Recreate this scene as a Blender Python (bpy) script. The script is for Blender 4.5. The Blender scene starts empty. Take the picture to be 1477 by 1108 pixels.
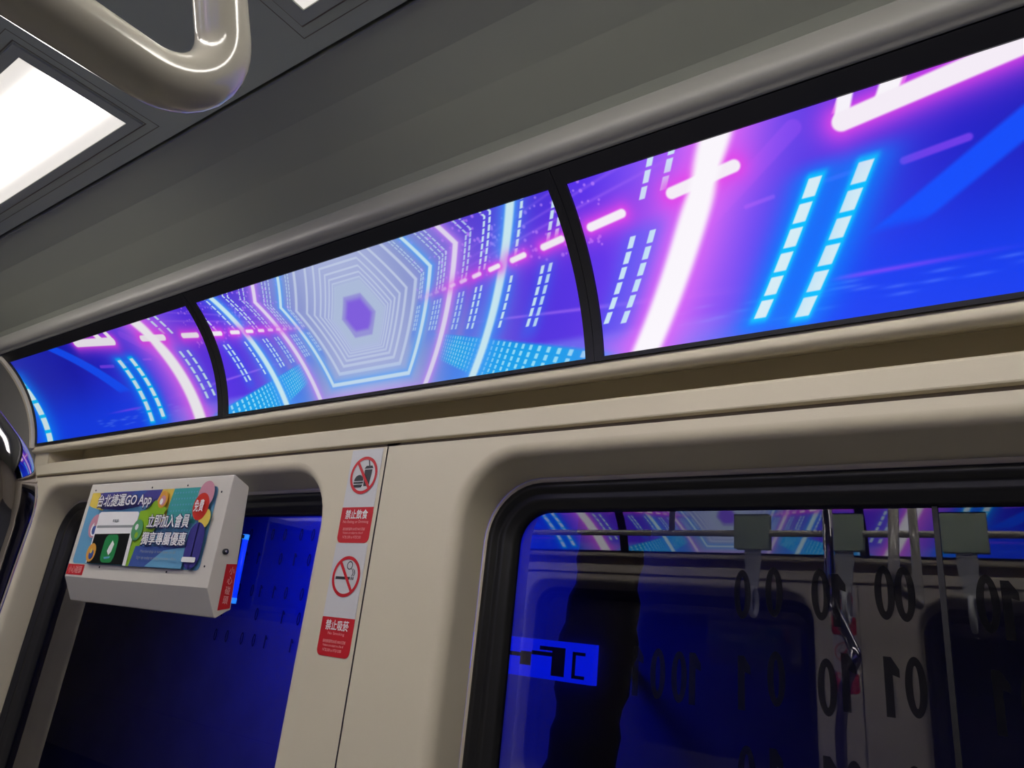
import bpy, math, random
import numpy as np
from mathutils import Vector, Matrix
random.seed(7)
rng = np.random.default_rng(5)
C = bpy.context.scene.collection
S = 1.3          # metres per layout unit
H = 1.62         # camera height above the floor
ZF = -H / S      # floor height in layout units

def W(x, y, z):
    return Vector((S * x, S * y, S * z + H))

# ------------------------------------------------------------------ camera, world, exposure
cam = bpy.data.cameras.new('camera')
cam.sensor_width = 36.0
cam.lens = 25.105
cam.clip_start = 0.02
co = bpy.data.objects.new('camera', cam)
C.objects.link(co)
_X = Vector((0.81277298, -0.11435215, -0.57124747))
_Y = Vector((0.57355455, 0.32899877, 0.75019663))
_U = Vector((0.10215312, -0.93738114, 0.33298851))
right = Vector((_X[0], _Y[0], _U[0]))
down = Vector((_X[1], _Y[1], _U[1]))
fwd = Vector((_X[2], _Y[2], _U[2]))
m = Matrix((right, -down, -fwd)).transposed().to_4x4()
m.translation = W(0, 0, 0)
co.matrix_world = m
sc = bpy.context.scene
sc.camera = co
wd = bpy.data.worlds.new('world')
sc.world = wd
wd.use_nodes = True
wd.node_tree.nodes['Background'].inputs[0].default_value = (0.01, 0.012, 0.03, 1)
wd.node_tree.nodes['Background'].inputs[1].default_value = 0.05
sc.view_settings.view_transform = 'Standard'
sc.view_settings.look = 'None'
sc.view_settings.exposure = 0.0
sc.view_settings.gamma = 1.0
sc.view_settings.use_curve_mapping = False
PANEL = 8.0      # radiance of the ceiling light panels

# blue lamp in the tunnel outside
bl = bpy.data.lights.new('tunnel_lamp', 'AREA')
bl.shape = 'RECTANGLE'; bl.size = 1.3; bl.size_y = 0.2
bl.energy = 25
bl.spread = math.radians(115)
bl.color = (0.0, 0.008, 1.0)
blo = bpy.data.objects.new('tunnel_lamp', bl)
C.objects.link(blo)
blo.location = W(-2.6, 1.75, 0.85)
blo.rotation_euler = (math.radians(48), 0, 0)

# ------------------------------------------------------------------ materials
def lin(c):
    c = np.asarray(c, float)
    return np.where(c <= .04045, c / 12.92, ((np.maximum(c, 0) + .055) / 1.055) ** 2.4)

def rgb(r, g, b):
    return tuple(lin(np.array([r, g, b]) / 255.0)) + (1.0,)

def mat(name, col, rough=.5, metal=0.0, bump=0.0, bscale=300, var=0.0, coat=0.0, emit=None, estr=1.0, spec=.5):
    mt = bpy.data.materials.new(name)
    mt.use_nodes = True
    nt = mt.node_tree
    b = nt.nodes['Principled BSDF']
    b.inputs['Base Color'].default_value = col
    b.inputs['Roughness'].default_value = rough
    b.inputs['Metallic'].default_value = metal
    b.inputs['Specular IOR Level'].default_value = spec
    b.inputs['Coat Weight'].default_value = coat
    if emit:
        b.inputs['Emission Color'].default_value = emit
        b.inputs['Emission Strength'].default_value = estr
    if bump or var:
        tc = nt.nodes.new('ShaderNodeTexCoord')
        nz = nt.nodes.new('ShaderNodeTexNoise')
        nz.inputs['Scale'].default_value = bscale
        nz.inputs['Detail'].default_value = 3
        nt.links.new(tc.outputs['Object'], nz.inputs['Vector'])
        if bump:
            bp = nt.nodes.new('ShaderNodeBump')
            bp.inputs['Strength'].default_value = bump
            bp.inputs['Distance'].default_value = .002
            nt.links.new(nz.outputs['Fac'], bp.inputs['Height'])
            nt.links.new(bp.outputs['Normal'], b.inputs['Normal'])
        if var:
            n2 = nt.nodes.new('ShaderNodeTexNoise')
            n2.inputs['Scale'].default_value = 3.0
            nt.links.new(tc.outputs['Object'], n2.inputs['Vector'])
            mx = nt.nodes.new('ShaderNodeMix'); mx.data_type = 'RGBA'
            mx.inputs['A'].default_value = tuple(c * (1 - var) for c in col[:3]) + (1,)
            mx.inputs['B'].default_value = tuple(min(1, c * (1 + var)) for c in col[:3]) + (1,)
            nt.links.new(n2.outputs['Fac'], mx.inputs['Factor'])
            nt.links.new(mx.outputs['Result'], b.inputs['Base Color'])
    return mt

M = {}
M['cream'] = mat('cream_panel', (.70, .635, .485, 1), .42, bump=.05, bscale=500, var=.04)
M['cove'] = mat('grey_cove', (.30, .315, .26, 1), .6, bump=.08, bscale=600, var=.03)
M['ceil'] = mat('grey_ceiling', (.42, .46, .38, 1), .6, bump=.08, bscale=600)
M['rail'] = mat('grey_moulding', (.27, .265, .24, 1), .42, bump=.04, bscale=500)
M['dark'] = mat('dark_gap', (.20, .17, .13, 1), .8)
M['bezel'] = mat('black_bezel', (.012, .012, .014, 1), .45)
M['rubber'] = mat('black_rubber', (.010, .010, .012, 1), .42)
M['floor'] = mat('grey_floor', (.11, .12, .135, 1), .5, bump=.1, bscale=200, var=.15)
M['frame'] = mat('light_frame', (.38, .41, .35, 1), .5)
M['diff'] = mat('light_diffuser', (.9, .9, .9, 1), .5, emit=(1.0, .93, .84, 1), estr=PANEL)
M['ivory'] = mat('ivory_coating', (.60, .57, .47, 1), .16, coat=.5)
M['chrome'] = mat('polished_steel', (.48, .46, .50, 1), .06, metal=1)
M['box'] = mat('white_housing', (.66, .63, .58, 1), .4)
M['red'] = mat('red_print', rgb(205, 25, 40), .45)
M['white'] = mat('white_print', rgb(235, 235, 235), .45)
M['sticker'] = mat('sticker_white', (.66, .66, .68, 1), .4)
M['ink'] = mat('dark_ink', rgb(40, 42, 50), .5)
M['pale'] = mat('pale_red_print', rgb(240, 170, 170), .5)
M['tunnel'] = mat('tunnel_wall', (.5, .5, .5, 1), .8, bump=.4, bscale=12, var=.25)
M['column'] = mat('dark_column', (.05, .03, .09, 1), .6, bump=.3, bscale=30)
M['maroon'] = mat('maroon_band', (.8, .08, .30, 1), .6)
M['bluetube'] = mat('blue_tube', (.02, .05, .6, 1), .3, emit=(.0, .03, 1.0, 1), estr=.85)
M['bluecap'] = mat('blue_tube_cap', (.05, .2, .8, 1), .3, emit=(.01, .2, 1.0, 1), estr=1.0)
M['bluesign'] = mat('blue_sign_face', (.02, .05, .6, 1), .3, emit=(.0, .012, 1.0, 1), estr=1.0)
M['signink'] = mat('sign_dark_print', (.0, .0, .05, 1), .4)
M['strap'] = mat('strap_white', (.7, .72, .68, 1), .35)
M['sleeve'] = mat('strap_sleeve_green', (.55, .68, .50, 1), .5)
M['seal'] = mat('grey_seal', (.25, .24, .22, 1), .6)

def glass_mat():
    mt = bpy.data.materials.new('tinted_window_glass')
    mt.use_nodes = True
    nt = mt.node_tree
    nt.nodes.clear()
    out = nt.nodes.new('ShaderNodeOutputMaterial')
    tr = nt.nodes.new('ShaderNodeBsdfTransparent'); tr.inputs[0].default_value = (.55, .55, .62, 1)
    gl = nt.nodes.new('ShaderNodeBsdfGlossy'); gl.inputs['Roughness'].default_value = .015
    gl.inputs['Color'].default_value = (.95, .95, 1, 1)
    fr = nt.nodes.new('ShaderNodeFresnel'); fr.inputs['IOR'].default_value = 1.95
    mx = nt.nodes.new('ShaderNodeMixShader')
    nt.links.new(fr.outputs[0], mx.inputs[0])
    nt.links.new(tr.outputs[0], mx.inputs[1])
    nt.links.new(gl.outputs[0], mx.inputs[2])
    nt.links.new(mx.outputs[0], out.inputs[0])
    return mt
M['glass'] = glass_mat()

def film_mat():
    mt = bpy.data.materials.new('printed_film')
    mt.use_nodes = True
    nt = mt.node_tree
    b = nt.nodes['Principled BSDF']
    b.inputs['Base Color'].default_value = (.004, .004, .006, 1)
    b.inputs['Roughness'].default_value = .8
    b.inputs['Specular IOR Level'].default_value = .1
    b.inputs['Alpha'].default_value = .72
    return mt
M['digit'] = film_mat()

def diffuser_mat():
    # lamp tubes behind a frosted cover: brightest along the middle of the panel
    mt = bpy.data.materials.new('light_diffuser')
    mt.use_nodes = True
    nt = mt.node_tree
    b = nt.nodes['Principled BSDF']
    b.inputs['Base Color'].default_value = (.8, .8, .8, 1)
    tc = nt.nodes.new('ShaderNodeTexCoord')
    sp = nt.nodes.new('ShaderNodeSeparateXYZ')
    nt.links.new(tc.outputs['Generated'], sp.inputs[0])
    mr = nt.nodes.new('ShaderNodeMath'); mr.operation = 'SUBTRACT'; mr.inputs[1].default_value = .5
    nt.links.new(sp.outputs['Y'], mr.inputs[0])
    ab = nt.nodes.new('ShaderNodeMath'); ab.operation = 'ABSOLUTE'
    nt.links.new(mr.outputs[0], ab.inputs[0])
    rm = nt.nodes.new('ShaderNodeMapRange'); rm.interpolation_type = 'SMOOTHERSTEP'
    rm.inputs['From Min'].default_value = .5; rm.inputs['From Max'].default_value = .0
    nt.links.new(ab.outputs[0], rm.inputs['Value'])
    pw = nt.nodes.new('ShaderNodeMath'); pw.operation = 'POWER'; pw.inputs[1].default_value = 2.2
    nt.links.new(rm.outputs[0], pw.inputs[0])
    ma = nt.nodes.new('ShaderNodeMath'); ma.operation = 'MULTIPLY_ADD'
    ma.inputs[1].default_value = PANEL * 2.4; ma.inputs[2].default_value = .74
    nt.links.new(pw.outputs[0], ma.inputs[0])
    b.inputs['Emission Color'].default_value = (1.0, .945, .86, 1)
    nt.links.new(ma.outputs[0], b.inputs['Emission Strength'])
    return mt
M['diff'] = diffuser_mat()

def screen_mat():
    mt = bpy.data.materials.new('screen_picture')
    mt.use_nodes = True
    nt = mt.node_tree
    b = nt.nodes['Principled BSDF']
    at = nt.nodes.new('ShaderNodeAttribute'); at.attribute_name = 'picture'
    b.inputs['Base Color'].default_value = (.004, .004, .005, 1)
    b.inputs['Roughness'].default_value = .35
    b.inputs['Specular IOR Level'].default_value = .25
    nt.links.new(at.outputs['Color'], b.inputs['Emission Color'])
    b.inputs['Emission Strength'].default_value = 1.0
    return mt
M['screen'] = screen_mat()

# ------------------------------------------------------------------ mesh building
class MB:
    """collects faces in layout units, then links them as one mesh object"""
    def __init__(s): s.v = []; s.f = []; s.mi = []; s.sm = []
    def add(s, vs, fs, mi=0, smooth=False):
        o = len(s.v); s.v += [tuple(p) for p in vs]
        for f in fs: s.f.append(tuple(i + o for i in f)); s.mi.append(mi); s.sm.append(smooth)
    def box(s, a, b, mi=0):
        x0, y0, z0 = a; x1, y1, z1 = b
        vs = [(x0,y0,z0),(x1,y0,z0),(x1,y1,z0),(x0,y1,z0),(x0,y0,z1),(x1,y0,z1),(x1,y1,z1),(x0,y1,z1)]
        s.add(vs, [(0,3,2,1),(4,5,6,7),(0,1,5,4),(1,2,6,5),(2,3,7,6),(3,0,4,7)], mi)
    def strip(s, prof, x0, x1, mi=0, smooth=False, nx=1):
        """a (y,z) polyline swept along x"""
        n = len(prof); vs = []
        for k in range(nx + 1):
            x = x0 + (x1 - x0) * k / nx
            vs += [(x, p[0], p[1]) for p in prof]
        fs = [(k*n+i, k*n+i+1, (k+1)*n+i+1, (k+1)*n+i) for k in range(nx) for i in range(n-1)]
        s.add(vs, fs, mi, smooth)
    def solid(s, prof, x0, x1, mi=0):
        """a closed (y,z) outline as a prism along x"""
        n = len(prof)
        vs = [(x0, p[0], p[1]) for p in prof] + [(x1, p[0], p[1]) for p in prof]
        fs = [(i, (i+1) % n, n+(i+1) % n, n+i) for i in range(n)] + [tuple(range(n))[::-1], tuple(range(n, 2*n))]
        s.add(vs, fs, mi)
    def loft(s, loops, mi=0, smooth=True, cap0=False, cap1=False):
        n = len(loops[0]); vs = [p for l in loops for p in l]
        fs = [(k*n+i, k*n+(i+1) % n, (k+1)*n+(i+1) % n, (k+1)*n+i) for k in range(len(loops)-1) for i in range(n)]
        if cap0: fs.append(tuple(range(n))[::-1])
        if cap1: fs.append(tuple(range((len(loops)-1)*n, len(loops)*n)))
        s.add(vs, fs, mi, smooth)
    def tube(s, path, r, seg=20, mi=0):
        P = [Vector(p) for p in path]; n = len(P); loops = []; up = None
        rr = r if isinstance(r, (list, tuple)) else [r] * n
        for i in range(n):
            t = (P[min(i+1, n-1)] - P[max(i-1, 0)]).normalized()
            if up is None: up = t.orthogonal().normalized()
            up = (up - t * up.dot(t)).normalized(); sd = t.cross(up)
            loops.append([P[i] + rr[i] * (math.cos(a) * up + math.sin(a) * sd) for a in (2*math.pi*k/seg for k in range(seg))])
        s.loft(loops, mi, True, True, True)
    def flip(s):
        s.v = [(p[0], -p[1], p[2]) for p in s.v]; return s
    def build(s, name, mats, parent=None, normals=True):
        if not isinstance(mats, (list, tuple)): mats = [mats]
        w = [W(*p) for p in s.v]
        if parent is None:
            a = np.array(w); lo = a.min(0); hi = a.max(0)
            org = Vector(((lo[0]+hi[0])/2, (lo[1]+hi[1])/2, lo[2]))
        else:
            r = parent
            while r.parent: r = r.parent
            org = r.location.copy()
        me = bpy.data.meshes.new(name)
        me.from_pydata([p - org for p in w], [], s.f)
        for q in mats: me.materials.append(q)
        me.polygons.foreach_set('material_index', s.mi)
        me.polygons.foreach_set('use_smooth', s.sm)
        if normals:
            import bmesh
            bm = bmesh.new(); bm.from_mesh(me)
            bmesh.ops.remove_doubles(bm, verts=bm.verts, dist=1e-6)
            bmesh.ops.recalc_face_normals(bm, faces=bm.faces)
            bm.to_mesh(me); bm.free()
        me.update()
        o = bpy.data.objects.new(name, me); C.objects.link(o)
        if parent is None: o.location = org
        else: o.parent = parent
        return o

def tag(o, label=None, cat=None, group=None, kind=None):
    for k, v in (('label', label), ('category', cat), ('group', group), ('kind', kind)):
        if v: o[k] = v
    return o
def empty(name, p, label, cat, group=None, kind=None):
    o = bpy.data.objects.new(name, None); C.objects.link(o)
    o.location = W(*p); o.empty_display_size = .05
    return tag(o, label, cat, group, kind)
def struct(o): o['kind'] = 'structure'; return o

def rr(x0, x1, z0, z1, r, n=10):
    pts = []
    for cx, cz, a in ((x1-r, z1-r, 0), (x0+r, z1-r, 90), (x0+r, z0+r, 180), (x1-r, z0+r, 270)):
        for k in range(n + 1):
            t = math.radians(a + 90 * k / n); pts.append((cx + r*math.cos(t), cz + r*math.sin(t)))
    return pts

_font_cache = {}
def text_tris(s, bold=0.0):
    key = (s, bold)
    if key in _font_cache: return _font_cache[key]
    cu = bpy.data.curves.new('lettering', 'FONT'); cu.body = s; cu.size = 1; cu.offset = bold
    cu.resolution_u = 3
    o = bpy.data.objects.new('lettering', cu); C.objects.link(o)
    dg = bpy.context.evaluated_depsgraph_get()
    me = bpy.data.meshes.new_from_object(o.evaluated_get(dg))
    vs = [(v.co.x, v.co.y) for v in me.vertices]; fs = [tuple(p.vertices) for p in me.polygons]
    bpy.data.objects.remove(o); bpy.data.curves.remove(cu); bpy.data.meshes.remove(me)
    _font_cache[key] = (vs, fs)
    return vs, fs
def put_text(mb, s, box, fn, mi=0, bold=0.0, shear=0.0, mirror=False):
    """fit the words into box (u0,v0,u1,v1) of a flat face; fn maps (u,v) to a point"""
    vs, fs = text_tris(s, 0.0)
    if not vs: return
    if bold:
        n = max(1, len(s)); du = bold * (box[2]-box[0]) / n * .5; dv = bold * (box[3]-box[1]) * .5
        o = Vector(fn(box[0], box[1])); e1 = Vector(fn(box[2], box[1])) - o; e2 = Vector(fn(box[0], box[3])) - o
        nn = e1.cross(e2).normalized()      # towards the viewer of the face
        for k, (a, b) in enumerate(((-du, -dv), (du, -dv), (-du, dv), (du, dv))):
            put_text(mb, s, (box[0]+a, box[1]+b, box[2]+a, box[3]+b), lambda x, y, k=k: Vector(fn(x, y)) + nn * (.00001 * k), mi, 0.0, shear, mirror)
        return
    a = np.array(vs); lo = a.min(0); hi = a.max(0)
    q = (a - lo) / np.maximum(hi - lo, 1e-6)
    if mirror: q[:, 0] = 1 - q[:, 0]
    u = box[0] + (box[2]-box[0]) * (q[:, 0] * (1-shear) + shear * q[:, 1]); v = box[1] + (box[3]-box[1]) * q[:, 1]
    mb.add([fn(x, y) for x, y in zip(u, v)], fs, mi)

# ------------------------------------------------------------------ wall profile
CY, CZ, CR = .57194296, .36938172, .43162286
A0, A1 = math.radians(13.2277), math.radians(53.0282)
def arc(v, dr=0.0):
    a = A0 + (A1 - A0) * v
    return (CY + (CR + dr) * math.cos(a), CZ + (CR + dr) * math.sin(a))
XL, XR = -8.0, 2.4
YW = 1.02        # inner wall plane

def wall_side(flip, side, wins, seam=-1.0835):
    def B(mb, name, mt):
        if flip: mb.flip()
        return struct(mb.build(name, mt))
    # pillar panels with window openings (two panels meeting at a seam)
    seams = [(XL, seam - .002), (seam + .002, XR)]
    for (px0, px1), (wx0, wx1, wr) in zip(seams, wins):
        mb = MB()
        zt, zb = .350, -.80
        hole = rr(wx0, wx1, -.70, .333, wr + .03)
        import bmesh
        bm = bmesh.new()
        vo = [bm.verts.new((x, YW, z)) for x, z in ((px0, zb), (px1, zb), (px1, zt), (px0, zt))]
        vi = [bm.verts.new((x, YW, z)) for x, z in hole]
        ed = [bm.edges.new((l[i], l[(i+1) % len(l)])) for l in (vo, vi) for i in range(len(l))]
        bmesh.ops.triangle_fill(bm, use_beauty=True, use_dissolve=False, edges=ed)
        bm.verts.index_update()
        mb.add([v.co[:] for v in bm.verts], [[v.index for v in f.verts] for f in bm.faces])
        bm.free()
        # rolled edge, sloping reveal and a thin inner flange
        lp = []
        for k in range(7):
            a = math.pi / 2 * k / 6
            ins = .022 * math.sin(a) - .012; dy = .022 * (1 - math.cos(a))
            lp.append([(x, YW + dy, z) for x, z in rr(wx0 + ins + .012 - .0, wx1 - ins - .012, -.70 + ins + .012, .333 - ins - .012, max(.02, wr + .03 - ins - .012))])
        top_in = .042
        for t in (.15, .4, .7, 1.0):
            lp.append([(x, YW + .022 + .073 * t, z) for x, z in rr(wx0 + .022 - .024 * t * .3, wx1 - .022 + .02 * t * .3, -.678 + .01 * t, .311 - (top_in - .022) * t, wr + .008)])
        b = MB()
        mb.loft(lp)
        e = lp[-1]
        zf = .291
        fl = [(x, YW + .096, z) for x, z in rr(wx0 + .0148, wx1 - .016, -.668, .291, wr + .008)]
        f2 = [(x, YW + .100, z) for x, z in rr(wx0 + .022, wx1 - .022, -.66, .284, wr)]
        f3 = [(x, YW + .125, z) for x, z in rr(wx0 + .022, wx1 - .022, -.66, .284, wr)]
        mb.loft([fl, f2, f3], smooth=False)
        # outer edges of the panel
        mb.box((px0, YW + .0005, zt - .001), (px1, YW + .012, zt))
        B(mb, 'wall_' + side, M['cream'])
    mb = MB(); mb.strip([(YW + .014, -.80), (YW + .014, .37)], seam - .017, seam + .018)
    mb.strip([(YW + .014, .335), (YW + .014, .375)], XL, XR)
    B(mb, 'trim_1', M['dark'])
    mb = MB(); mb.strip([(YW, ZF), (YW, -.802)], XL, XR)
    B(mb, 'wall_' + side, M['cream'])
    # upper strip above the groove, with the shadowed recess under the screen lip
    mb = MB()
    pr = [(1.034, .3605), (1.0235, .3605), (1.0205, .3612), (1.0195, .3635), (1.0195, .396), (1.0205, .3995), (1.023, .4015), (1.12, .403)]
    mb.strip(pr, XL, XR)
    mb.strip([(1.12, .403), (1.12, .4765), (1.012, .4365)], -2.74, XR)
    mb.add([(-2.74, 1.12, .403), (-2.74, 1.12, .4765), (-2.74, 1.012, .4365), (-2.74, 1.0195, .398)], [(0, 1, 2, 3)])
    lip = [(1.012, .4365)]
    for k in range(7):
        a = -math.pi/2 + math.pi/2 * k / 6
        lip.append((1.012 - .016 * math.cos(a) - .0, .4465 + .010 * math.sin(a)))
    lip += [(.9955, .4555), (.998, .4622)]
    mb.strip(lip, -2.845, XR, smooth=True)
    mb.strip([(1.0195, .396), (1.012, .4365)], -2.845, -2.74)
    ol = [arc(v, .012) for v in np.linspace(-.05, 1.1, 12)]; il = [arc(v, -.012) for v in np.linspace(-.05, 1.1, 12)]
    for xa, xb in ((-2.846, -2.822),):
        vs = [(x, p[0], p[1]) for l, x in ((ol, xa), (il, xa + .004), (il, xb - .004), (ol, xb)) for p in l]
        n = 12
        mb.add(vs, [(k*n+i, k*n+i+1, (k+1)*n+i+1, (k+1)*n+i) for k in range(3) for i in range(n-1)], smooth=False)
    B(mb, 'trim_2', M['cream'])
    # grey blank panel left of the screens
    mb = MB(); mb.strip([(1.0195, .396)] + [(1.012, .43)] + [arc(v, .006) for v in np.linspace(-.02, 1.12, 14)], XL, -2.845, smooth=True)
    B(mb, 'trim_5', M['rail'])
    # grey moulding above the screens, then the cove
    mb = MB()
    r0 = arc(1.115, .002); r1 = (.783, .7865)
    pts = [r0]
    for k in range(1, 10):
        t = k / 10; bul = .016 * math.sin(math.pi * t)
        x = r0[0] + (r1[0]-r0[0]) * t; z = r0[1] + (r1[1]-r0[1]) * t
        pts.append((x - bul * .80, z - bul * .60))
    pts += [r1, (.787, .795)]
    mb.strip([r0, (r0[0] - .004, r0[1] - .003)] + pts[1:], XL, XR, smooth=True)
    B(mb, 'trim_3', M['rail'])
    mb = MB()
    cv = [(.787, .795), (.775, .806), (.70, .853), (.63, .890), (.556, .9165), (.556, .94), (.5485, .94), (.5485, .921)]
    mb.strip(cv, XL, XR)
    B(mb, 'ceiling', M['cove'])

WINS = [(-2.752, -1.243, .115), (-.890, .72, .115)]
wall_side(False, 'front', WINS)
SHIFT = .46
WINS_B = [(a + SHIFT, b + SHIFT, r) for a, b, r in WINS]
wall_side(True, 'back', WINS_B, -1.0835 + SHIFT)

# flat ceiling between the coves, floor, end walls
mb = MB()
mb.strip([(-.5485, .921), (.5485, .921)], XL, XR)
struct(mb.build('ceiling', M['ceil']))
for fx0, fx1 in ((-2.93, -1.405), (-.893, .632)):
    for sg in (1, -1):
        mb = MB()
        for g, wd_ in ((.0, .0022), (.019, .0014)):
            a0, a1, b0, b1 = fx0 - .003 - g, fx1 + .003 + g, .247 - g, .4965 + g
            for q in ((a0 - wd_, b1, a1 + wd_, b1 + wd_), (a0 - wd_, b0 - wd_, a1 + wd_, b0), (a0 - wd_, b0, a0, b1), (a1, b0, a1 + wd_, b1)):
                ys = sorted((sg * q[1], sg * q[3]))
                mb.box((q[0], ys[0], .9206), (q[2], ys[1], .9212))
        struct(mb.build('trim_4', M['dark']))
mb = MB(); mb.strip([(-1.3, ZF), (1.3, ZF)], XL, XR); struct(mb.build('floor', M['floor']))
for nm, x in (('wall_left', XL), ('wall_right', XR)):
    mb = MB(); mb.add([(x, -1.3, ZF), (x, 1.3, ZF), (x, 1.3, .95), (x, -1.3, .95)], [(0, 1, 2, 3)])
    struct(mb.build(nm, M['cream']))

# ------------------------------------------------------------------ windows
def window(n, x0, x1, r, flip, joint=None, digits=()):
    root = bpy.data.objects.new('window_%d' % n, None); C.objects.link(root)
    root.location = W((x0+x1)/2, (-1 if flip else 1) * 1.12, -.66); root['kind'] = 'structure'
    def B(mb, name, mt):
        if flip: mb.flip()
        return mb.build(name, mt, root)
    g = MB()
    prof = [(0, 1.121), (.003, 1.112), (.010, 1.109), (.016, 1.112), (.019, 1.122), (.023, 1.124), (.030, 1.121), (.037, 1.124), (.040, 1.131), (.046, 1.132), (.050, 1.137), (.052, 1.155)]
    g.loft([[(x, y, z) for x, z in rr(x0+.022+d, x1-.022-d, -.66+d, .284-d, max(.03, r-d))] for d, y in prof])
    B(g, 'rubber_gasket', M['rubber'])
    g = MB()
    lp = rr(x0+.06, x1-.06, -.62, .246, .07)
    g.add([(x, 1.150, z) for x, z in lp], [tuple(range(len(lp)))])
    B(g, 'window_glass', M['glass'])
    if joint is not None:
        g = MB(); g.box((joint-.0035, 1.144, -.61), (joint+.0035, 1.149, .235)); B(g, 'glass_joint', M['rubber'])
    for c, (a, b, c1, d) in digits:
        g = MB(); y = 1.1475
        if c == '0':
            mx, mz, rx, rz = (a+c1)/2, (b+d)/2, (c1-a)/2, (d-b)/2
            n = 28
            oo = [(mx + rx*math.cos(t), y, mz + rz*math.sin(t)) for t in (2*math.pi*k/n for k in range(n))]
            ii = [(mx + rx*.30*math.cos(t), y, mz + rz*.70*math.sin(t)) for t in (2*math.pi*k/n for k in range(n))]
            g.loft([oo, ii], smooth=False)
        else:
            w_ = c1 - a; h_ = d - b
            g.add([(x, y, z) for x, z in ((a, b), (a + w_*.55, b), (a + w_*.55, d - h_*.30), (c1, d - h_*.34), (c1, d - h_*.2), (a + w_*.5, d), (a, d))], [(0, 1, 2, 5, 6), (2, 3, 4, 5)])
        B(g, 'printed_digit', M['digit'])
    return root
D2 = []
for h, row in ((.074, ((-.381, .100, '0'), (-.333, .106, '0'), (-.266, .106, '0'), (-.241, .099, '1'), (-.181, .113, '0'), (-.156, .112, '0'), (-.060, .105, '0'), (-.035, .098, '1'))),
               (.076, ((-.553, -.030, '1'), (-.518, -.030, '0'), (-.482, -.031, '0'), (-.456, -.031, '1'), (-.379, -.028, '1'), (-.332, -.017, '0'), (-.262, -.020, '0'), (-.233, -.011, '1'), (-.179, -.010, '1'), (-.151, -.007, '0'), (-.056, -.014, '1'), (-.024, -.010, '0'))),
               (.076, ((-.376, -.150, '0'), (-.334, -.148, '1'), (-.262, -.146, '1'), (-.232, -.146, '0'), (-.16, -.14, '0')))):
    for x, z, c in row:
        wd_ = .026 if c == '0' else .019
        D2.append((c, (x - wd_/2, z - h/2, x + wd_/2, z + h/2)))
D1 = []
for row, z in enumerate((.185, .125, .045, -.01, -.07)):
    for k in range(11):
        x = -1.78 + .05 * k + .008 * random.uniform(-1, 1)
        if random.random() < .25: continue
        c = random.choice('01')
        wd_ = .013 if c == '0' else .010
        D1.append((c, (x - wd_/2, z - .015, x + wd_/2, z + .015)))
window(1, *WINS[0], False, None, D1)
window(2, *WINS[1], False, -.110, D2)
window(3, *WINS_B[0], True)
window(4, *WINS_B[1], True)

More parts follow.
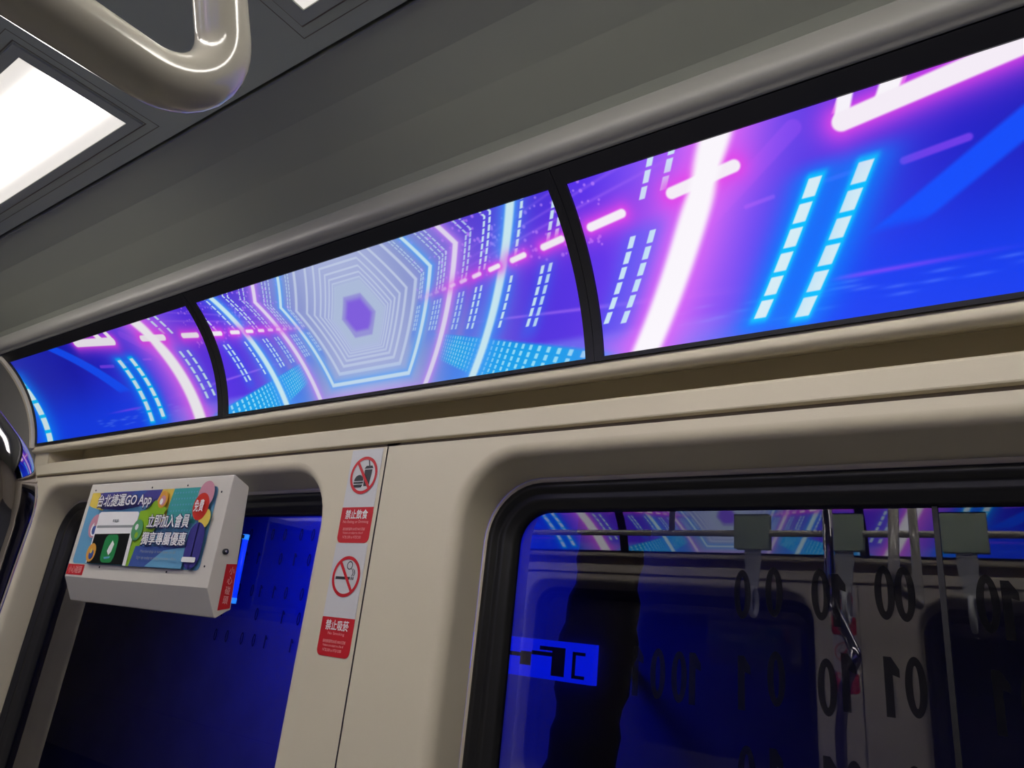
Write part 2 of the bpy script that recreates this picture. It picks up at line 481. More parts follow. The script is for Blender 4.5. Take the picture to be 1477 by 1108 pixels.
# ------------------------------------------------------------------ the picture on the screens
U0 = -1.139
_stars = [(rng.uniform(.18, .62), rng.uniform(.62, 1.0), rng.uniform(.0012, .003)) for _ in range(150)]
def ss(a, b, x):
    t = np.clip((x - a) / (b - a), 0, 1); return t * t * (3 - 2 * t)
def picture(u, v):
    off = np.abs(u - U0)
    cvf = lambda R: .48 + 1.23 * R
    stops = [0, .08, .16, .24, .34, .45, .6, .72, .85, 1.0, 1.12, 1.3, 1.7]
    cols = np.array([(178,188,220),(170,180,220),(136,148,206),(122,126,214),(108,84,222),(84,52,226),(86,50,232),(118,82,246),(92,70,240),(62,52,222),(34,34,200),(26,28,176),(40,52,186)], float)
    c = np.stack([np.interp(off, stops, cols[:, i]) for i in range(3)], -1)
    def lerp(col, a):
        nonlocal c
        a = np.clip(a, 0, 1)[..., None]; c = c * (1 - a) + np.array(col, float) * a
    def addc(col, a):
        nonlocal c
        c = c + np.array(col, float) * a[..., None]
    # floor side: lighter blue below, deep blue far out
    fl = .49 - .79 * off
    lerp((40, 120, 240), .75 * ss(.02, -.12, v - np.maximum(fl, .10)) * ss(.12, .25, off) * ss(.95, .6, off))
    lerp((14, 66, 246), .85 * ss(.75, .05, v) * ss(.8, .95, off))
    lerp((120, 140, 250), .55 * ss(.16, .10, v) * ss(.3, .45, off) * ss(.86, .7, off))
    lerp((150, 60, 225), .45 * np.exp(-((v - .5 - .4*off) / .13) ** 2) * ss(.15, .3, off) * ss(1.0, .7, off))
    lerp((70, 40, 200), .35 * ss(.75, 1.0, v) * ss(.25, .35, off) * ss(.6, .5, off))
    # radiating thin lines
    for k, b, al in ((-.24, .42, .5), (-.19, .40, .3), (.62, .5, .4), (.75, .5, .35), (.9, .5, .25), (-.02, .205, .0)):
        d = np.abs(v - b - k * off) * .3
        lerp((165, 110, 250), al * np.exp(-(d / (.0016 + .002 * off)) ** 2) * ss(.25, .4, off) * ss(.86, .6, off))
    d = np.abs(v - .196 + .02 * (off - 1)) * .3
    lerp((130, 70, 250), .8 * np.exp(-(d / .0035) ** 2) * ss(.93, .96, off) * ss(1.2, 1.0, off))
    for k in range(34):
        o0 = .62 + .62 * rng.random(); vv = .05 + .13 * rng.random()
        lerp((120, 150, 255), .35 * np.exp(-((v - vv) / .008) ** 2 - ((off - o0) / .016) ** 2))
    # blue ray and violet dashes far out
    d = ((off - 1.036) * .30 * .30 - (v - .38) * .3 * .149) / math.hypot(.09, .149)
    al = (v - .38) / .3
    lerp((16, 82, 255), .9 * ss(.021, .013, np.abs(d)) * ss(-.08, .12, al))
    def pill(o0, v0, o1, v1, w, col, a=1., glow=None, gw=0, ga=0):
        ax, ay = o0, v0 * .3; bx, by = o1, v1 * .3
        L2 = (bx-ax)**2 + (by-ay)**2
        t = np.clip(((off-ax)*(bx-ax) + (v*.3-ay)*(by-ay)) / L2, 0, 1)
        d = np.hypot(off - ax - t*(bx-ax), v*.3 - ay - t*(by-ay))
        if glow is not None: lerp(glow, ga * np.exp(-(np.maximum(d-w, 0) / gw) ** 1.3))
        lerp(col, a * ss(w + .0022, w - .0022, d))
    pill(1.055, .655, 1.128, .682, .005, (120, 64, 236), .85)
    pill(.955, .655, 1.0, .667, .003, (150, 80, 250), .7)
    pill(.845, .63, .885, .645, .003, (150, 90, 250), .6)
    pill(.93, .93, .72, .47, .012, (150, 80, 250), .35)
    for o0, v0, r in _stars:
        d = np.hypot(off - o0, (v - v0) * .3)
        lerp((185, 130, 255), .7 * ss(r + .002, r - .001, d))
    # grid of dashes on the floor between the rings
    q = (.49 - v) / np.maximum(off, 1e-3)
    Rf = (off + .083 - .173 * v) / .787
    nf = .935 / np.maximum(Rf, .05)
    inside = ss(.77, .84, q) * ss(1.75, 1.6, q) * ss(.18, .24, off)
    lerp((6, 168, 236), .85 * inside * ss(.95, .5, off))
    fx = nf / .062; fx = fx - np.floor(fx); fy = q / .115; fy = fy - np.floor(fy)
    lerp((170, 232, 250), inside * .85 * ss(.16, .26, fx) * ss(.62, .50, fx) * ss(.1, .2, fy) * ss(.9, .8, fy))
    # hexagonal rings
    for n in range(17, 0, -1):
        R = .935 / n
        cv_ = cvf(R)
        px, py = off, (v - cv_) * .3
        hexd = np.maximum(np.abs(py), .866*px + .5*np.abs(py)) - .866*R
        hw = .0165 / n ** .98 * (1.1 if n == 1 else (.86 if n < 5 else .95))
        pink = n % 2 == 1
        core = (250, 246, 252) if n == 1 else ((228, 216, 242) if pink else (202, 234, 244))
        glow = (222, 104, 246) if n == 1 else ((186, 124, 240) if pink else (70, 156, 250))
        if n > 4: glow = (150, 160, 216); core = (204, 216, 236)
        gwid = hw * (3.1 if n == 1 else 2.6)
        e = np.maximum(np.abs(hexd) - hw, 0)
        lerp(glow, (.95 if n < 5 else .45) * np.exp(-(e / gwid) ** (1.4 if n == 1 else 1.1)))
        soft = hw * (.7 if n == 1 else .5) + .0006
        lerp(core, (1.0 if n < 5 else .85) * ss(hw + soft, hw - soft * .5, np.abs(hexd)))
    # dashed columns on the tunnel walls
    colspec = []
    for n in (.447, .755, .808, 1.10, 1.16, 1.54, 1.595, 1.87, 2.27, 2.36, 2.62, 2.72, 3.3, 3.42, 3.55, 4.4, 4.55):
        colspec.append((.935 / n, n))
    for R, n in colspec:
        px, py = off, (v - cvf(R)) * .3
        hexd = (np.maximum(np.abs(py), .866*px + .5*np.abs(py)) - .866*R) / .866
        hw = .0055 * R ** 1.5 * (1.15 if n < .9 else 1) + .0008
        soft = .0016
        lane = ss(hw + soft, hw - soft * .6, np.abs(hexd))
        vb = .44 - .40 * R * .82; vt = .50 + .20 * R * .85
        dl = (vt - vb) / 6
        ph = (v - vb) / dl
        fr_ = ph - np.floor(ph)
        dash = ss(.06, .13, fr_) * ss(.92, .85, fr_)
        low = dash * (v > vb) * (v < vt)
        vu = .5 + .43 * R * .86
        phu = (v - vu) / dl; fu = phu - np.floor(phu)
        upp = ss(.06, .13, fu) * ss(.92, .85, fu) * (v > vu)
        if R > .95: upp = upp * (v > .93)
        blk = np.maximum(low, upp)
        halo = np.exp(-(hexd / (.030 * R ** 1.2)) ** 2) * ss(vb - .12, vb, v) * ss(vt + .10, vt - .03, v)
        lerp((0, 132, 255) if R > .95 else (50, 110, 245), (.85 if R > .95 else .35) * halo)
        lerp((0, 205, 255), .8 * (R > .95) * np.exp(-(np.maximum(np.abs(hexd) - hw, 0) / .006) ** 2) * ss(vb - .03, vb + .01, v) * ss(vt + .03, vt - .01, v))
        lerp((224, 238, 244) if n < 1 else (205, 235, 246), lane * blk * (.95 if n < 2.5 else .75))
    # dashes along the light line
    for k in range(0, 14):
        i0 = 1.016 + .345 * k; i1 = i0 - .18
        o0, o1 = 1 / i0, 1 / i1
        w = .0195 * (o0 + o1) / 2 * .62
        mid = (o0 + o1) / 2
        hot = 1.0 if mid > .36 else max(0, (mid - .16) / .20)
        if k == 0:
            pill(o0 + w*.6, .5+.4*o0, o1 - w*.6, .5+.4*o1, w, (244, 236, 246), 0.0, (226, 70, 232), .016 * mid + .004, .85)
            pill(.991, .905, 1.004, 1.02, .009, (246, 242, 250)); pill(1.045, .93, 1.062, 1.04, .012, (248, 244, 250))
        pill(o0 + w*.6, .5+.4*o0, o1 - w*.6, .5+.4*o1, w, (244, 236, 246), hot, (226, 70, 232) if k else None, .016 * mid + .004, .85 * hot)
    # the nearest ring's white core stays in front of the light line
    d1 = (np.maximum(np.abs((v - cvf(.935)) * .3), .866*off + .5*np.abs((v - cvf(.935)) * .3)) - .866*.935)
    lerp((250, 246, 252), ss(.026, .012, np.abs(d1)))
    # bright end of the tunnel and its violet opening
    R = .085; py = (v - cvf(R)) * .3
    hexd = np.maximum(np.abs(py), .866*off + .5*np.abs(py)) - .866*R
    lerp((176, 192, 220), ss(.006, -.012, hexd))
    R = .053; py = (v - .565) * .3
    hexd = np.maximum(np.abs(py), .866*off + .5*np.abs(py)) - .866*R
    lerp((146, 140, 216), ss(.003, -.003, hexd)); lerp((118, 72, 224), ss(-.002, -.018, hexd + .012 * ss(.0, -.12, v - .5)))
    # soft pale haze over the middle of the tunnel
    lerp((170, 182, 224), .22 * ss(.36, .12, off))
    return np.clip(c, 0, 255)

def screen(name, x0, x1, nu, nv, flip, label, gain=1.0, grp='wide video screens above the windows', bez=(.02, .02)):
    sg = -1 if flip else 1
    xm = (x0 + x1) / 2
    p0 = arc(-.02)
    root = empty(name, (xm, sg * p0[0], p0[1]), label, 'screen', grp)
    u = np.linspace(x0, x1, nu + 1); v = np.linspace(0, 1, nv + 1)
    U, V = np.meshgrid(u, v)
    a = A0 + (A1 - A0) * V
    P = np.stack([S * U, sg * S * (CY + CR * np.cos(a)), S * (CZ + CR * np.sin(a)) + H], -1).reshape(-1, 3)
    P -= np.array(root.location)
    idx = np.arange((nu+1)*(nv+1)).reshape(nv+1, nu+1)
    q = np.stack([idx[:-1, :-1], idx[:-1, 1:], idx[1:, 1:], idx[1:, :-1]], -1).reshape(-1, 4)
    if flip: q = q[:, ::-1]
    me = bpy.data.meshes.new('display')
    me.vertices.add(len(P)); me.vertices.foreach_set('co', P.astype(np.float32).ravel())
    me.loops.add(q.size); me.loops.foreach_set('vertex_index', q.astype(np.int32).ravel())
    me.polygons.add(len(q)); me.polygons.foreach_set('loop_start', (np.arange(len(q)) * 4).astype(np.int32))
    me.polygons.foreach_set('use_smooth', np.ones(len(q), bool))
    me.update(calc_edges=True)
    col = lin(picture(U, V) / 255.0) * gain
    rgba = np.concatenate([col, np.ones(col.shape[:2] + (1,))], -1)
    at = me.color_attributes.new('picture', 'FLOAT_COLOR', 'POINT')
    at.data.foreach_set('color', rgba.astype(np.float32).ravel())
    me.materials.append(M['screen'])
    o = bpy.data.objects.new('display', me); C.objects.link(o); o.parent = root
    # black bezel: a frame around the picture, slightly proud of it, with closed back
    b = MB()
    vb0, vb1 = -.026, 1.113
    n = 14
    def ring(dr, e):  # outline of the picture (e=0) or of the bezel (e=1)
        xa, xb = x0 - bez[0] * e, x1 + bez[1] * e
        va, vt = vb0 * e, 1 + (vb1 - 1) * e
        vs = np.linspace(va, vt, n)
        return [(xa,) + arc(t, dr) for t in vs] + [(xb,) + arc(t, dr) for t in vs[::-1]]
    b.loft([ring(.012, 1), ring(-.003, 1), ring(-.003, .06), ring(.001, 0)], smooth=False)
    back = ring(.012, 1)
    b.add(back, [(i, i+1, 2*n-2-i, 2*n-1-i) for i in range(n-1)])
    if flip: b.flip()
    b.build('bezel', M['bezel'], root)
    return root
screen('video_screen', -2.808, -1.708, 420, 230, False, 'leftmost curved video screen, dark blue with a dashed cyan column, above the poster box', .82, bez=(.012, .022))
screen('video_screen', -1.662, -.601, 620, 280, False, 'middle curved video screen showing a glowing hexagon tunnel with violet centre', .95, bez=(.023, .018))
screen('video_screen', -.564, .50, 1100, 320, False, 'rightmost curved video screen with a thick white pink beam on violet and blue', 1.0, bez=(.018, .02))
screen('video_screen', -2.808, -1.708, 260, 90, True, 'video screen of the opposite wall seen only mirrored in the glass, toward the left', 2.1, 'video screens of the opposite wall', bez=(.012, .022))
screen('video_screen', -1.662, -.601, 260, 90, True, 'video screen of the opposite wall mirrored in the right window near its top', 2.1, 'video screens of the opposite wall', bez=(.023, .018))
screen('video_screen', -.564, .50, 260, 90, True, 'video screen of the opposite wall mirrored beyond the right end of the window', 2.1, 'video screens of the opposite wall', bez=(.018, .02))

# ------------------------------------------------------------------ ceiling lights
def ceiling_light(x0, x1, sg, label):
    ya, yb = sorted((sg * .25, sg * .4935)); da, db = sorted((sg * .27, sg * .474))
    root = empty('ceiling_light', ((x0+x1)/2, (ya+yb)/2, .92), label, 'ceiling light', 'recessed ceiling light panels')
    f = MB()
    o = [(x0, ya), (x1, ya), (x1, yb), (x0, yb)]; i = [(x0+.028, da), (x1-.028, da), (x1-.028, db), (x0+.028, db)]
    f.loft([[(x, y, .9215) for x, y in o], [(x, y, .9165) for x, y in o], [(x, y, .9165) for x, y in i], [(x, y, .9205) for x, y in i]], smooth=False)
    f.build('light_frame', M['frame'], root)
    d = MB(); d.box((x0+.028, da, .9195), (x1-.028, db, .9208)); d.build('diffuser', M['diff'], root)
ceiling_light(-2.93, -1.405, 1, 'bright ceiling light panel at upper left, beside the ivory bar')
ceiling_light(-.893, .632, 1, 'ceiling light panel at the top edge, of which only a corner shows')
ceiling_light(-2.93, -1.405, -1, 'far row ceiling light panel over the opposite side, left one')
ceiling_light(-.893, .632, -1, 'far row ceiling light panel over the opposite side, right one')

# ------------------------------------------------------------------ ivory bar and steel pole
def smooth_path(pts, n=10):
    P = [Vector(p) for p in pts]; out = []
    for i in range(len(P) - 1):
        p0 = P[max(i-1, 0)]; p1 = P[i]; p2 = P[i+1]; p3 = P[min(i+2, len(P)-1)]
        for k in range(n):
            t = k / n
            out.append(.5 * ((2*p1) + (p2-p0)*t + (2*p0-5*p1+4*p2-p3)*t*t + (3*p1-p0-3*p2+p3)*t**3))
    out.append(P[-1]); return out
def fillet(pts, r, n=12):
    P = [Vector(p) for p in pts]; out = [P[0]]
    for i in range(1, len(P) - 1):
        a = (P[i-1]-P[i]).normalized(); b = (P[i+1]-P[i]).normalized()
        R_ = r[i-1] if isinstance(r, (list, tuple)) else r
        ang = a.angle(b); d = R_ / math.tan(ang / 2)
        s = P[i] + a*d; e = P[i] + b*d; c = P[i] + (a+b).normalized() * (R_ / math.sin(ang/2))
        for k in range(n + 1):
            t = k / n; q = s.lerp(e, t) - c
            w_ = (1-t)*(s-c).normalized() + t*(e-c).normalized()
            out.append(c + w_.normalized() * R_)
    out.append(P[-1]); return out

mb = MB()
path = fillet([(-.3185, -.34, .92), (-.3185, -.34, .2215), (-.3150, .1500, .2335), (-.3145, -.02, .70)], .034, 14)
mb.tube(path, .0139, 28)
o = mb.build('grab_bar', M['ivory'])
tag(o, 'ivory coated overhead grab bar with a rounded bend, hanging at upper left', 'grab bar')
# collars where the bar meets the ceiling
root = empty('stanchion_pole', (-.45, .15, ZF), 'shiny bent steel stanchion pole at the left edge of the view', 'pole')
mb = MB()
pts = [(-.462, .157, ZF), (-.462, .157, -.14), (-.4471, .1520, -.0282), (-.4157, .1418, .0485), (-.4431, .0999, .0958), (-.50, .02, .19), (-.50, .02, .92)]
mb.tube(fillet(pts, [.06, .10, .034, .10, .10], 16), .0139, 28)
mb.build('pole_tube', M['chrome'], root)
mb = MB(); mb.tube([(-.50, .02, .905), (-.50, .02, .92)], .03, 24); mb.build('ceiling_collar', M['chrome'], root)
mb = MB(); mb.tube([(-.462, .157, ZF), (-.462, .157, ZF + .02)], .03, 24); mb.build('floor_collar', M['chrome'], root)

# ------------------------------------------------------------------ advertising box over the left window
BX0, BX1, BZ0, BH = -2.086, -1.427, .032, .2435
BW = BX1 - BX0
BY = .900
root = empty('advertising_box', ((BX0+BX1)/2, .95, -.02), 'white poster box with a colourful printed advert, hung across the left window', 'poster box')
hb = MB()
hb.solid([(.9005, .2745), (.9025, .2765), (.941, .2595), (.944, .2560), (.966, -.006), (.958, -.010), (.934, -.026), (.930, -.024), (.9015, .0290), (BY, .0320)], BX0, BX1)
hs = hb.build('housing', M['box'], root)
bv = hs.modifiers.new('bevel', 'BEVEL'); bv.width = .002; bv.segments = 2; bv.limit_method = 'ANGLE'
mb = MB(); mb.box((BX0 + .2, .965, .0), (BX1 - .25, 1.108, .012)); mb.box((BX0 + .2, .946, .228), (BX1 - .25, 1.108, .24)); mb.box((BX0 + .2, 1.104, .0), (BX1 - .25, 1.109, .24)); mb.build('mounting_bracket', M['frame'], root)
LY = [0]
def face(s_, t_): return (BX0 + s_ * BW, BY - .0006 - .00012 * LY[0], BZ0 + t_ * BH)
pm = [('paper', (238, 232, 226)), ('yellow', (226, 200, 90)), ('violet', (76, 72, 150)), ('teal', (70, 165, 165)), ('sky', (105, 165, 205)), ('green', (140, 185, 50)),
      ('red', (208, 55, 45)), ('white', (240, 240, 242)), ('black', (18, 22, 24)), ('appgreen', (45, 140, 80)), ('pink', (205, 145, 165)), ('orange', (222, 160, 70)), ('indigo', (64, 60, 140)), ('blue', (66, 92, 165)), ('leaf', (90, 160, 110)), ('grey', (150, 155, 160)), ('darkviolet', (48, 42, 96))]
mats = []; ix = {}
for k, (n, c) in enumerate(pm):
    mats.append(mat('poster_' + n, rgb(*c), .35)); ix[n] = k
po = MB()
def shape(pts, col):
    LY[0] += 1
    po.add([face(*p) for p in pts], [tuple(range(len(pts)))], ix[col])
def blob(cx, cz, r, col, n=24, sx=1.0, n0=0, n1=360):
    k = BH / BW
    shape([(cx + r * k * sx * math.cos(math.radians(n0 + (n1-n0)*i/n)), cz + r * math.sin(math.radians(n0 + (n1-n0)*i/n))) for i in range(n)], col)
def rrect(x0, x1, z0, z1, r, col):
    k = BH / BW
    shape([(x0 + (p[0]-0) * k, p[1]) for p in rr(0, (x1-x0)/k, z0, z1, r, 6)], col)
rrect(.032, .930, .140, .900, .05, 'sky')
shape([(.034, .90), (.125, .90), (.16, .70), (.06, .74), (.034, .76)], 'yellow')
shape([(.10, .895), (.59, .900), (.54, .76), (.30, .70), (.14, .72)], 'violet')
shape([(.24, .80), (.40, .90), (.47, .90), (.36, .72)], 'blue')
shape([(.575, .90), (.665, .90), (.650, .60), (.60, .55), (.55, .76)], 'yellow')
shape([(.655, .90), (.860, .90), (.835, .56), (.66, .56), (.640, .68)], 'teal')
for i in range(9):
    for j in range(5):
        blob(.668 + .019 * i, .62 + .058 * j, .010, 'sky', 8)
shape([(.560, .79), (.652, .70), (.60, .48), (.54, .42), (.50, .14), (.47, .14), (.47, .68), (.51, .69)], 'green')
shape([(.505, .335), (.838, .345), (.838, .145), (.49, .140)], 'blue')
shape([(.60, .145), (.70, .30), (.838, .34), (.838, .145)], 'sky')
blob(.905, .60, .09, 'yellow')
rrect(.832, .930, .142, .565, .14, 'indigo')
blob(.880, .82, .13, 'pink'); blob(.866, .71, .128, 'red')
blob(.610, .79, .085, 'orange'); blob(.612, .78, .05, 'pink'); blob(.604, .77, .03, 'white')
blob(.155, .53, .125, 'pink'); blob(.158, .50, .075, 'white'); blob(.160, .49, .05, 'blue'); blob(.158, .56, .03, 'pink')
# phone card
shape([(.165, .660), (.178, .680), (.462, .675), (.472, .655), (.470, .440), (.475, .142), (.452, .142), (.447, .455), (.175, .445)], 'white')
shape([(.172, .535), (.470, .540), (.470, .515), (.172, .510)], 'grey')
shape([(.172, .446), (.447, .456), (.452, .150), (.172, .147)], 'black')
shape([(.170, .535), (.170, .147), (.178, .147), (.178, .535)], 'white')
rrect(.272, .376, .160, .442, .075, 'appgreen')
shape([(.318, .32), (.334, .385), (.352, .345), (.345, .27), (.330, .235), (.312, .275)], 'white')
shape([(.300, .215), (.350, .225), (.343, .205), (.305, .195)], 'sky')
blob(.192, .255, .095, 'orange'); blob(.196, .235, .05, 'blue'); blob(.190, .27, .025, 'yellow')
blob(.492, .49, .105, 'leaf'); blob(.485, .52, .03, 'white'); blob(.497, .44, .03, 'green')
LY[0] += 1
for k in range(3): blob(.300 + .016*k, .585, .016, 'grey', 10)
rrect(.836, .918, .205, .250, .015, 'white')
poster = po.build('poster', mats, root, normals=False)
def words(name, s, box, col, bold=.02, outline=None, shear=0.0):
    mb = MB(); LY[0] += 2
    put_text(mb, s, box, face, 0, bold, shear)
    if outline:
        LY[0] -= 1; put_text(mb, s, (box[0]+.001, box[1]-.006, box[2]+.003, box[3]-.002), face, 1, bold + .13, shear); LY[0] += 1
    return mb.build(name, [mats[ix[col]], mats[ix[outline or col]]], poster, normals=False)
words('poster_title', '\u53f0\u5317\u6377\u904bGO App', (.132, .715, .540, .865), 'white', .03, 'darkviolet')
words('poster_slogan', '\u7acb\u5373\u52a0\u5165\u6703\u54e1', (.556, .515, .826, .640), 'white', .03, 'darkviolet')
words('poster_slogan', '\u7368\u4eab\u5c08\u5c6c\u512a\u60e0', (.546, .350, .832, .470), 'white', .03, 'darkviolet')
words('fine_print', 'Membership is now open to all', (.560, .265, .790, .300), 'grey', .0)
words('fine_print', 'Sign up today to enjoy member offers', (.545, .205, .805, .240), 'grey', .0)
words('badge_lettering', '\u514d\u8cbb', (.838, .660, .893, .770), 'white', .03)
# red notices on the housing
mb = MB(); LY[0] = 1
mb.add([face(.006, .022), face(.142, .022), face(.142, .130), face(.006, .130)], [(0, 1, 2, 3)], 0)
LY[0] = 4
put_text(mb, '\u5c0f\u5fc3\u78b0\u982d', (.020, .038, .128, .114), face, 1, .02)
mb.build('front_notice', [M['red'], M['pale']], root, normals=False)
mb = MB()
def sidef(a, z): return (BX1 + .0012 + .0003 * LY[0], a, z)
LY[0] = 0
mb.add([sidef(.934, -.010), sidef(.9625, -.003), sidef(.9565, .089), sidef(.931, .086)], [(0, 1, 2, 3)], 0)
LY[0] = 2
for k, ch in enumerate('\u5c0f\u5fc3\u78b0\u982d'):
    z = .066 - .0205 * k
    put_text(mb, ch, (.9415, z, .9535, z + .016), lambda a, z: sidef(a, z), 1, .02)
mb.build('side_notice', [M['red'], M['pale']], root, normals=False)
mb = MB(); mb.tube([(BX1 + .0005, .9205, .111), (BX1 + .006, .9205, .111)], .0062, 20); lk = mb.build('lock', M['ink'], root)
mb = MB(); mb.tube([(BX1 + .006, .9205, .111), (BX1 + .0068, .9205, .111)], .0032, 14); mb.build('lock_barrel', M['chrome'], lk)
for s_, t_ in ((.952, .846), (.956, .181), (.263, .115), (.737, .112), (.492, .925), (.733, .925), (.05, .93)):
    mb = MB(); p = (BX0 + s_*BW, BY, BZ0 + t_*BH)
    mb.tube([(p[0], BY - .0001, p[2]), (p[0], BY - .0012, p[2])], .0022, 10); mb.build('screw', M['ink'], root)

# blue glowing tube hung behind the box
root = empty('blue_light_tube', (-1.488, 1.01, .01), 'thin blue glowing tube standing beside the poster box by the left window', 'light tube')
mb = MB(); mb.tube([(-1.4895, 1.01, .018), (-1.4945, 1.01, .152)], .0065, 14); t_ = mb.build('tube', M['bluetube'], root)
for z, x in ((.014, -1.4893), (.156, -1.4947)):
    mb = MB(); mb.tube([(x, 1.01, z - .006), (x, 1.01, z + .006)], .0072, 14); mb.build('tube_cap', M['bluecap'], root)
    mb = MB(); mb.box((x - .045, .970, z - .004), (x + .003, 1.004, z + .004)); mb.build('tube_clip', M['bezel'], root)

# ------------------------------------------------------------------ prohibition stickers on the pillar
def annulus(mb, cx, cz, r0, r1, y, mi, sq=1.0, n=40):
    a = [(cx + r0*math.cos(2*math.pi*k/n), y, cz + r0*math.sin(2*math.pi*k/n)) for k in range(n)]
    b = [(cx + r1*math.cos(2*math.pi*k/n), y, cz + r1*math.sin(2*math.pi*k/n)) for k in range(n)]
    mb.loft([a, b], mi, False)
def sticker(name, z0, zr, z1, icon, title, sub, lines, label, back=False):
    x0, x1 = -1.190, -1.096
    root = empty(name, ((x0+x1)/2, YW, z0), label, 'sticker')
    y = YW - .0008
    mb = MB(); mb.box((x0, y, zr - .01), (x1, YW - .00005, z1)); mb.build('backing', M['sticker'], root)
    mb = MB()
    lp = [(x0, zr), (x0, z0 + .012)] + [(x0 + .012 - .012*math.cos(a), z0 + .012 - .012*math.sin(a)) for a in np.linspace(.2, math.pi/2, 5)] + [(x1 - .012 + .012*math.sin(a), z0 + .012 - .012*math.cos(a)) for a in np.linspace(0, math.pi/2, 6)] + [(x1, zr)]
    n = len(lp)
    mb.loft([[(a, y - .0003, b) for a, b in lp], [(a, YW - .00005, b) for a, b in lp]], smooth=False, cap0=True)
    red = mb.build('red_label', M['red'], root)
    cx, cz = (x0+x1)/2 + .001, zr + (z1-zr) * .545
    mb = MB(); yi = y - .0005
    if icon == 'food':
        # cup with straw and a burger-like snack
        mb.add([(cx+a, yi, cz+b) for a, b in ((.004, -.024), (.020, -.024), (.024, .012), (.001, .012))], [(0, 1, 2, 3)])
        mb.add([(cx+a, yi, cz+b) for a, b in ((-.001, .014), (.026, .014), (.022, .020), (.004, .020))], [(0, 1, 2, 3)])
        mb.add([(cx+a, yi, cz+b) for a, b in ((.012, .020), (.015, .020), (.011, .033), (.008, .032))], [(0, 1, 2, 3)])
        mb.add([(cx - .013 + .014*math.cos(t), yi, cz - .012 + .013*math.sin(t)) for t in np.linspace(0, math.pi, 12)], [tuple(range(12))])
        mb.add([(cx+a, yi, cz+b) for a, b in ((-.028, -.014), (.002, -.014), (.001, -.018), (-.027, -.018))], [(0, 1, 2, 3)])
        mb.add([(cx+a, yi, cz+b) for a, b in ((-.027, -.020), (.001, -.020), (-.002, -.026), (-.024, -.026))], [(0, 1, 2, 3)])
    else:
        mb.add([(cx+a, yi, cz+b) for a, b in ((-.030, -.006), (.012, -.006), (.012, -.0005), (-.030, -.0005))], [(0, 1, 2, 3)])
        for dx in (.0145, .0195):
            mb.add([(cx+dx+a, yi, cz+b) for a, b in ((0, -.006), (.003, -.006), (.003, -.0005), (0, -.0005))], [(0, 1, 2, 3)])
            pts = [(dx + .0015, .001), (dx + .0045, .007), (dx + .002, .013), (dx - .004, .016)]
            for (a, b), (c, d) in zip(pts, pts[1:]):
                mb.add([(cx+a-.0011, yi, cz+b), (cx+a+.0011, yi, cz+b), (cx+c+.0011, yi, cz+d), (cx+c-.0011, yi, cz+d)], [(0, 1, 2, 3)])
        annulus(mb, cx + .006, cz + .022, .0065, .0085, yi, 0, n=20)
    mb.build('pictogram', M['ink'], root, normals=False)
    mb = MB(); yr = y - .0010; R = .0405
    annulus(mb, cx, cz, R - .0065, R, yr, 0)
    c, s_ = math.cos(math.radians(128)), math.sin(math.radians(128))
    L, w_ = R - .005, .0033
    mb.add([(cx + c*l - s_*q, yr - .0001, cz + s_*l + c*q) for l, q in ((-L, -w_), (L, -w_), (L, w_), (-L, w_))], [(0, 1, 2, 3)])
    mb.build('prohibition_ring', M['red'], root, normals=False)
    mb = MB(); f = lambda a, b: (a, y - .0007, b); h = zr - z0
    put_text(mb, title, (x0 + .014, zr - .33*h, x1 - .014, zr - .07*h), f, 0, .035)
    mb.build('title_lettering', M['white'], red, normals=False)
    mb = MB()
    put_text(mb, sub[0], (cx - sub[1], zr - .47*h, cx + sub[1], zr - .375*h), f, 0, .01)
    for k, t in enumerate(lines):
        put_text(mb, t, (x0 + .013 + .002*k, zr - (.66 + .115*k)*h, x1 - .015 - .004*k, zr - (.575 + .115*k)*h), f, 0, .005)
    mb.build('fine_lettering', M['pale'], red, normals=False)
    if back:      # turned about the car's axis onto the opposite wall
        root.location = W(-((x0+x1)/2) - 1.143*2 + SHIFT + 1.143*2 - 2*1.143, -YW, z0)
        root.location.x = S * (-1.143 + SHIFT); root.rotation_euler.z = math.pi
sticker('no_eating_sticker', .149, .2225, .3475, 'food', '\u7981\u6b62\u98f2\u98df', ('No Eating or Drinking', .038), ('\u9055\u8005\u8655\u65b0\u81fa\u5e631500\u81f37500\u5143\u7f70\u937c', 'Violators are subject to a fine of', 'NT$1,500 to NT$7,500'), 'no eating or drinking sticker, the upper one on the cream window pillar')
sticker('no_smoking_sticker', -.071, .002, .1482, 'smoke', '\u7981\u6b62\u5438\u83f8', ('No Smoking', .024), ('\u9055\u8005\u8655\u65b0\u81fa\u5e632000\u81f310000\u5143\u7f70\u937c', 'Violators are subject to a fine of', 'NT$2,000 to NT$10,000'), 'no smoking sticker with cigarette pictogram, the lower one on the cream window pillar')
sticker('no_eating_sticker', .149, .2225, .3475, 'food', '\u7981\u6b62\u98f2\u98df', ('No Eating or Drinking', .038), ('\u9055\u8005\u8655\u65b0\u81fa\u5e631500\u81f37500\u5143\u7f70\u937c', 'Violators are subject to a fine of', 'NT$1,500 to NT$7,500'), 'no eating or drinking sticker of the opposite pillar, mirrored in the right window', True)
sticker('no_smoking_sticker', -.071, .002, .1482, 'smoke', '\u7981\u6b62\u5438\u83f8', ('No Smoking', .024), ('\u9055\u8005\u8655\u65b0\u81fa\u5e632000\u81f310000\u5143\u7f70\u937c', 'Violators are subject to a fine of', 'NT$2,000 to NT$10,000'), 'no smoking sticker of the opposite pillar, mirrored low in the right window', True)

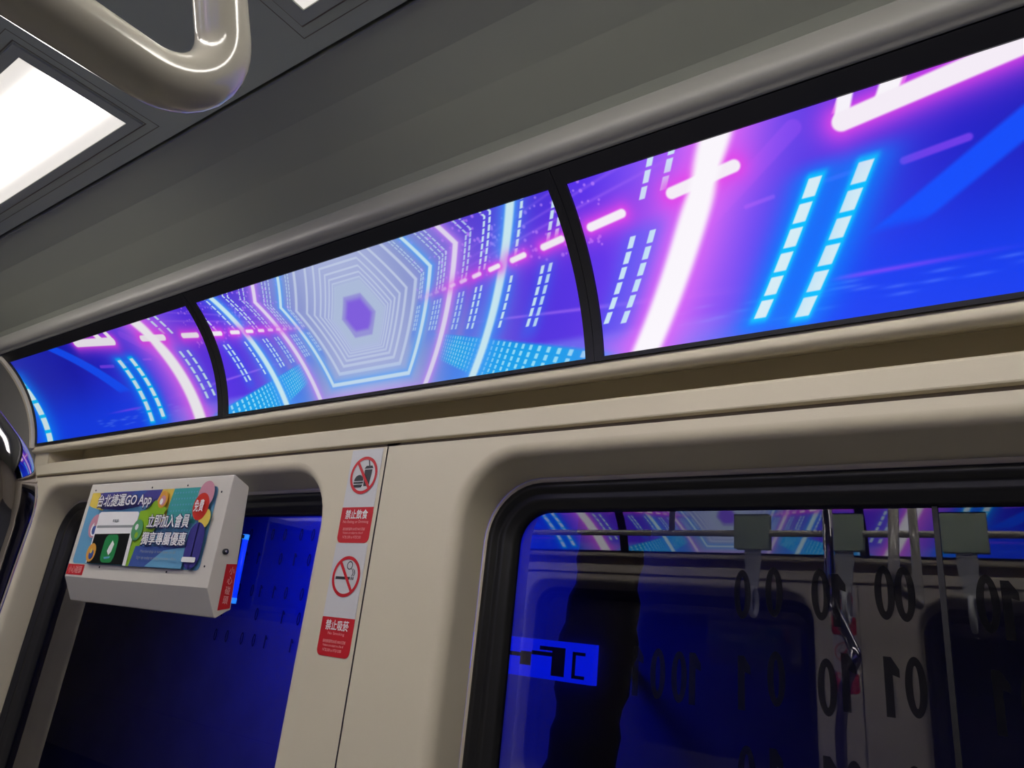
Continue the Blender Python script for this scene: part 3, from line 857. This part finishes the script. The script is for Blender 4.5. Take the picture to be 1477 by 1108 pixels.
# ------------------------------------------------------------------ opposite side: rail and hanging straps (mirrored in the glass)
root = empty('overhead_rail', (-.8, -.45, .455), 'pale overhead rail of the opposite side, mirrored across the right window top', 'rail')
mb = MB(); mb.tube([(-2.6, -.45, .465), (.9, -.45, .465)], .012, 16); mb.build('rail_tube', M['ivory'], root)
for x in (-2.4, -1.2, 0.0, .85):
    mb = MB(); mb.tube([(x, -.45, .465), (x, -.45, .92)], .012, 16); mb.build('rail_hanger', M['ivory'], root)
def hand_strap(x, label):
    r = empty('hand_strap', (x, -.45, .20), label, 'hand strap', 'hand straps on the opposite rail')
    mb = MB(); mb.box((x - .014, -.464, .40), (x + .014, -.462, .479)); mb.box((x - .014, -.438, .40), (x + .014, -.436, .479)); mb.box((x - .014, -.464, .477), (x + .014, -.436, .480)); mb.build('strap_band', M['strap'], r)
    mb = MB(); mb.box((x - .065, -.469, .405), (x + .065, -.4645, .535)); mb.box((x - .065, -.4355, .405), (x + .065, -.431, .535)); mb.box((x - .065, -.469, .531), (x + .065, -.431, .535)); mb.build('strap_sleeve', M['sleeve'], r)
    mb = MB()
    mb.loft([[(x + sx * w_, -.45 + sy * .005, z) for sx, sy in ((-1, -1), (1, -1), (1, 1), (-1, 1))] for z, w_ in ((.405, .030), (.37, .030), (.30, .022), (.262, .016))], smooth=False, cap0=True, cap1=True)
    mb.build('strap_tail', M['strap'], r)
    mb = MB()
    ring = [(x, -.45 + .042*math.sin(t), .215 + .05*math.cos(t)) for t in np.linspace(0, 2*math.pi, 29)]
    mb.tube(ring, .0085, 12); mb.build('grip_ring', M['strap'], r)
for x in (-.873, -.553, -.187, .25): hand_strap(x, 'white hand strap with pale green sleeve on the opposite rail, mirrored in the right window')

# ------------------------------------------------------------------ outside the windows
mb = MB(); mb.strip([(2.6, ZF - .6), (2.6, 2.0)], -8, 4); struct(mb.build('wall_outside', M['tunnel']))
root = empty('standin_column', (-.95, 1.85, ZF - .5), 'dark ribbed stand-in column with a maroon top, for the dark shape mirrored in the right window', 'column')  # added column, stands in for a dark shape reflected in the glass
mb = MB()
loops = []
zs = np.linspace(ZF - .5, .30, 60)
for k, z in enumerate(zs):
    r = .098 + .006 * math.sin(k * 1.9) + .009 * math.sin(k * .53); cx = -.985 + .10 * (z - .3)
    loops.append([(cx + r*math.cos(t), 1.85 + r*math.sin(t), z) for t in np.linspace(0, 2*math.pi, 25)[:-1]])
mb.loft(loops, 0, True, True, True); mb.build('shaft', M['column'], root)
mb = MB(); mb.tube([(-.985, 1.85, .30), (-.97, 1.85, .56)], .105, 24); mb.build('top_band', M['maroon'], root)
root = empty('illuminated_sign', (-1.2, 1.70, -.092), 'small bright blue illuminated sign beyond the left edge of the right window', 'sign')
mb = MB(); mb.box((-1.40, 1.70, -.0925), (-.943, 1.725, .004)); mb.build('sign_face', M['bluesign'], root)
mb = MB(); f = lambda a, b: (a, 1.698, b)
for a, b, c, d in ((-1.065, -.082, -1.025, -.012), (-1.105, -.022, -1.065, -.012), (-1.13, -.036, -1.065, -.026), (-1.165, -.064, -1.13, -.030), (-1.22, -.044, -1.165, -.034), (-1.25, -.075, -1.22, -.020), (-1.30, -.05, -1.25, -.040)):
    mb.add([f(a, b), f(c, b), f(c, d), f(a, d)], [(0, 1, 2, 3)])
mb.build('sign_print', M['signink'], root, normals=False)
mb = MB()
for a, b, c, d in ((-1.003, -.082, -.993, -.018), (-1.003, -.026, -.965, -.018), (-1.003, -.082, -.965, -.074)):
    mb.add([f(a, b), f(c, b), f(c, d), f(a, d)], [(0, 1, 2, 3)])
mb.build('sign_print', M['signink'], root, normals=False)
mb = MB(); mb.box((-1.33, 1.725, -.06), (-1.29, 2.6, -.03)); mb.build('sign_arm', M['bezel'], root)
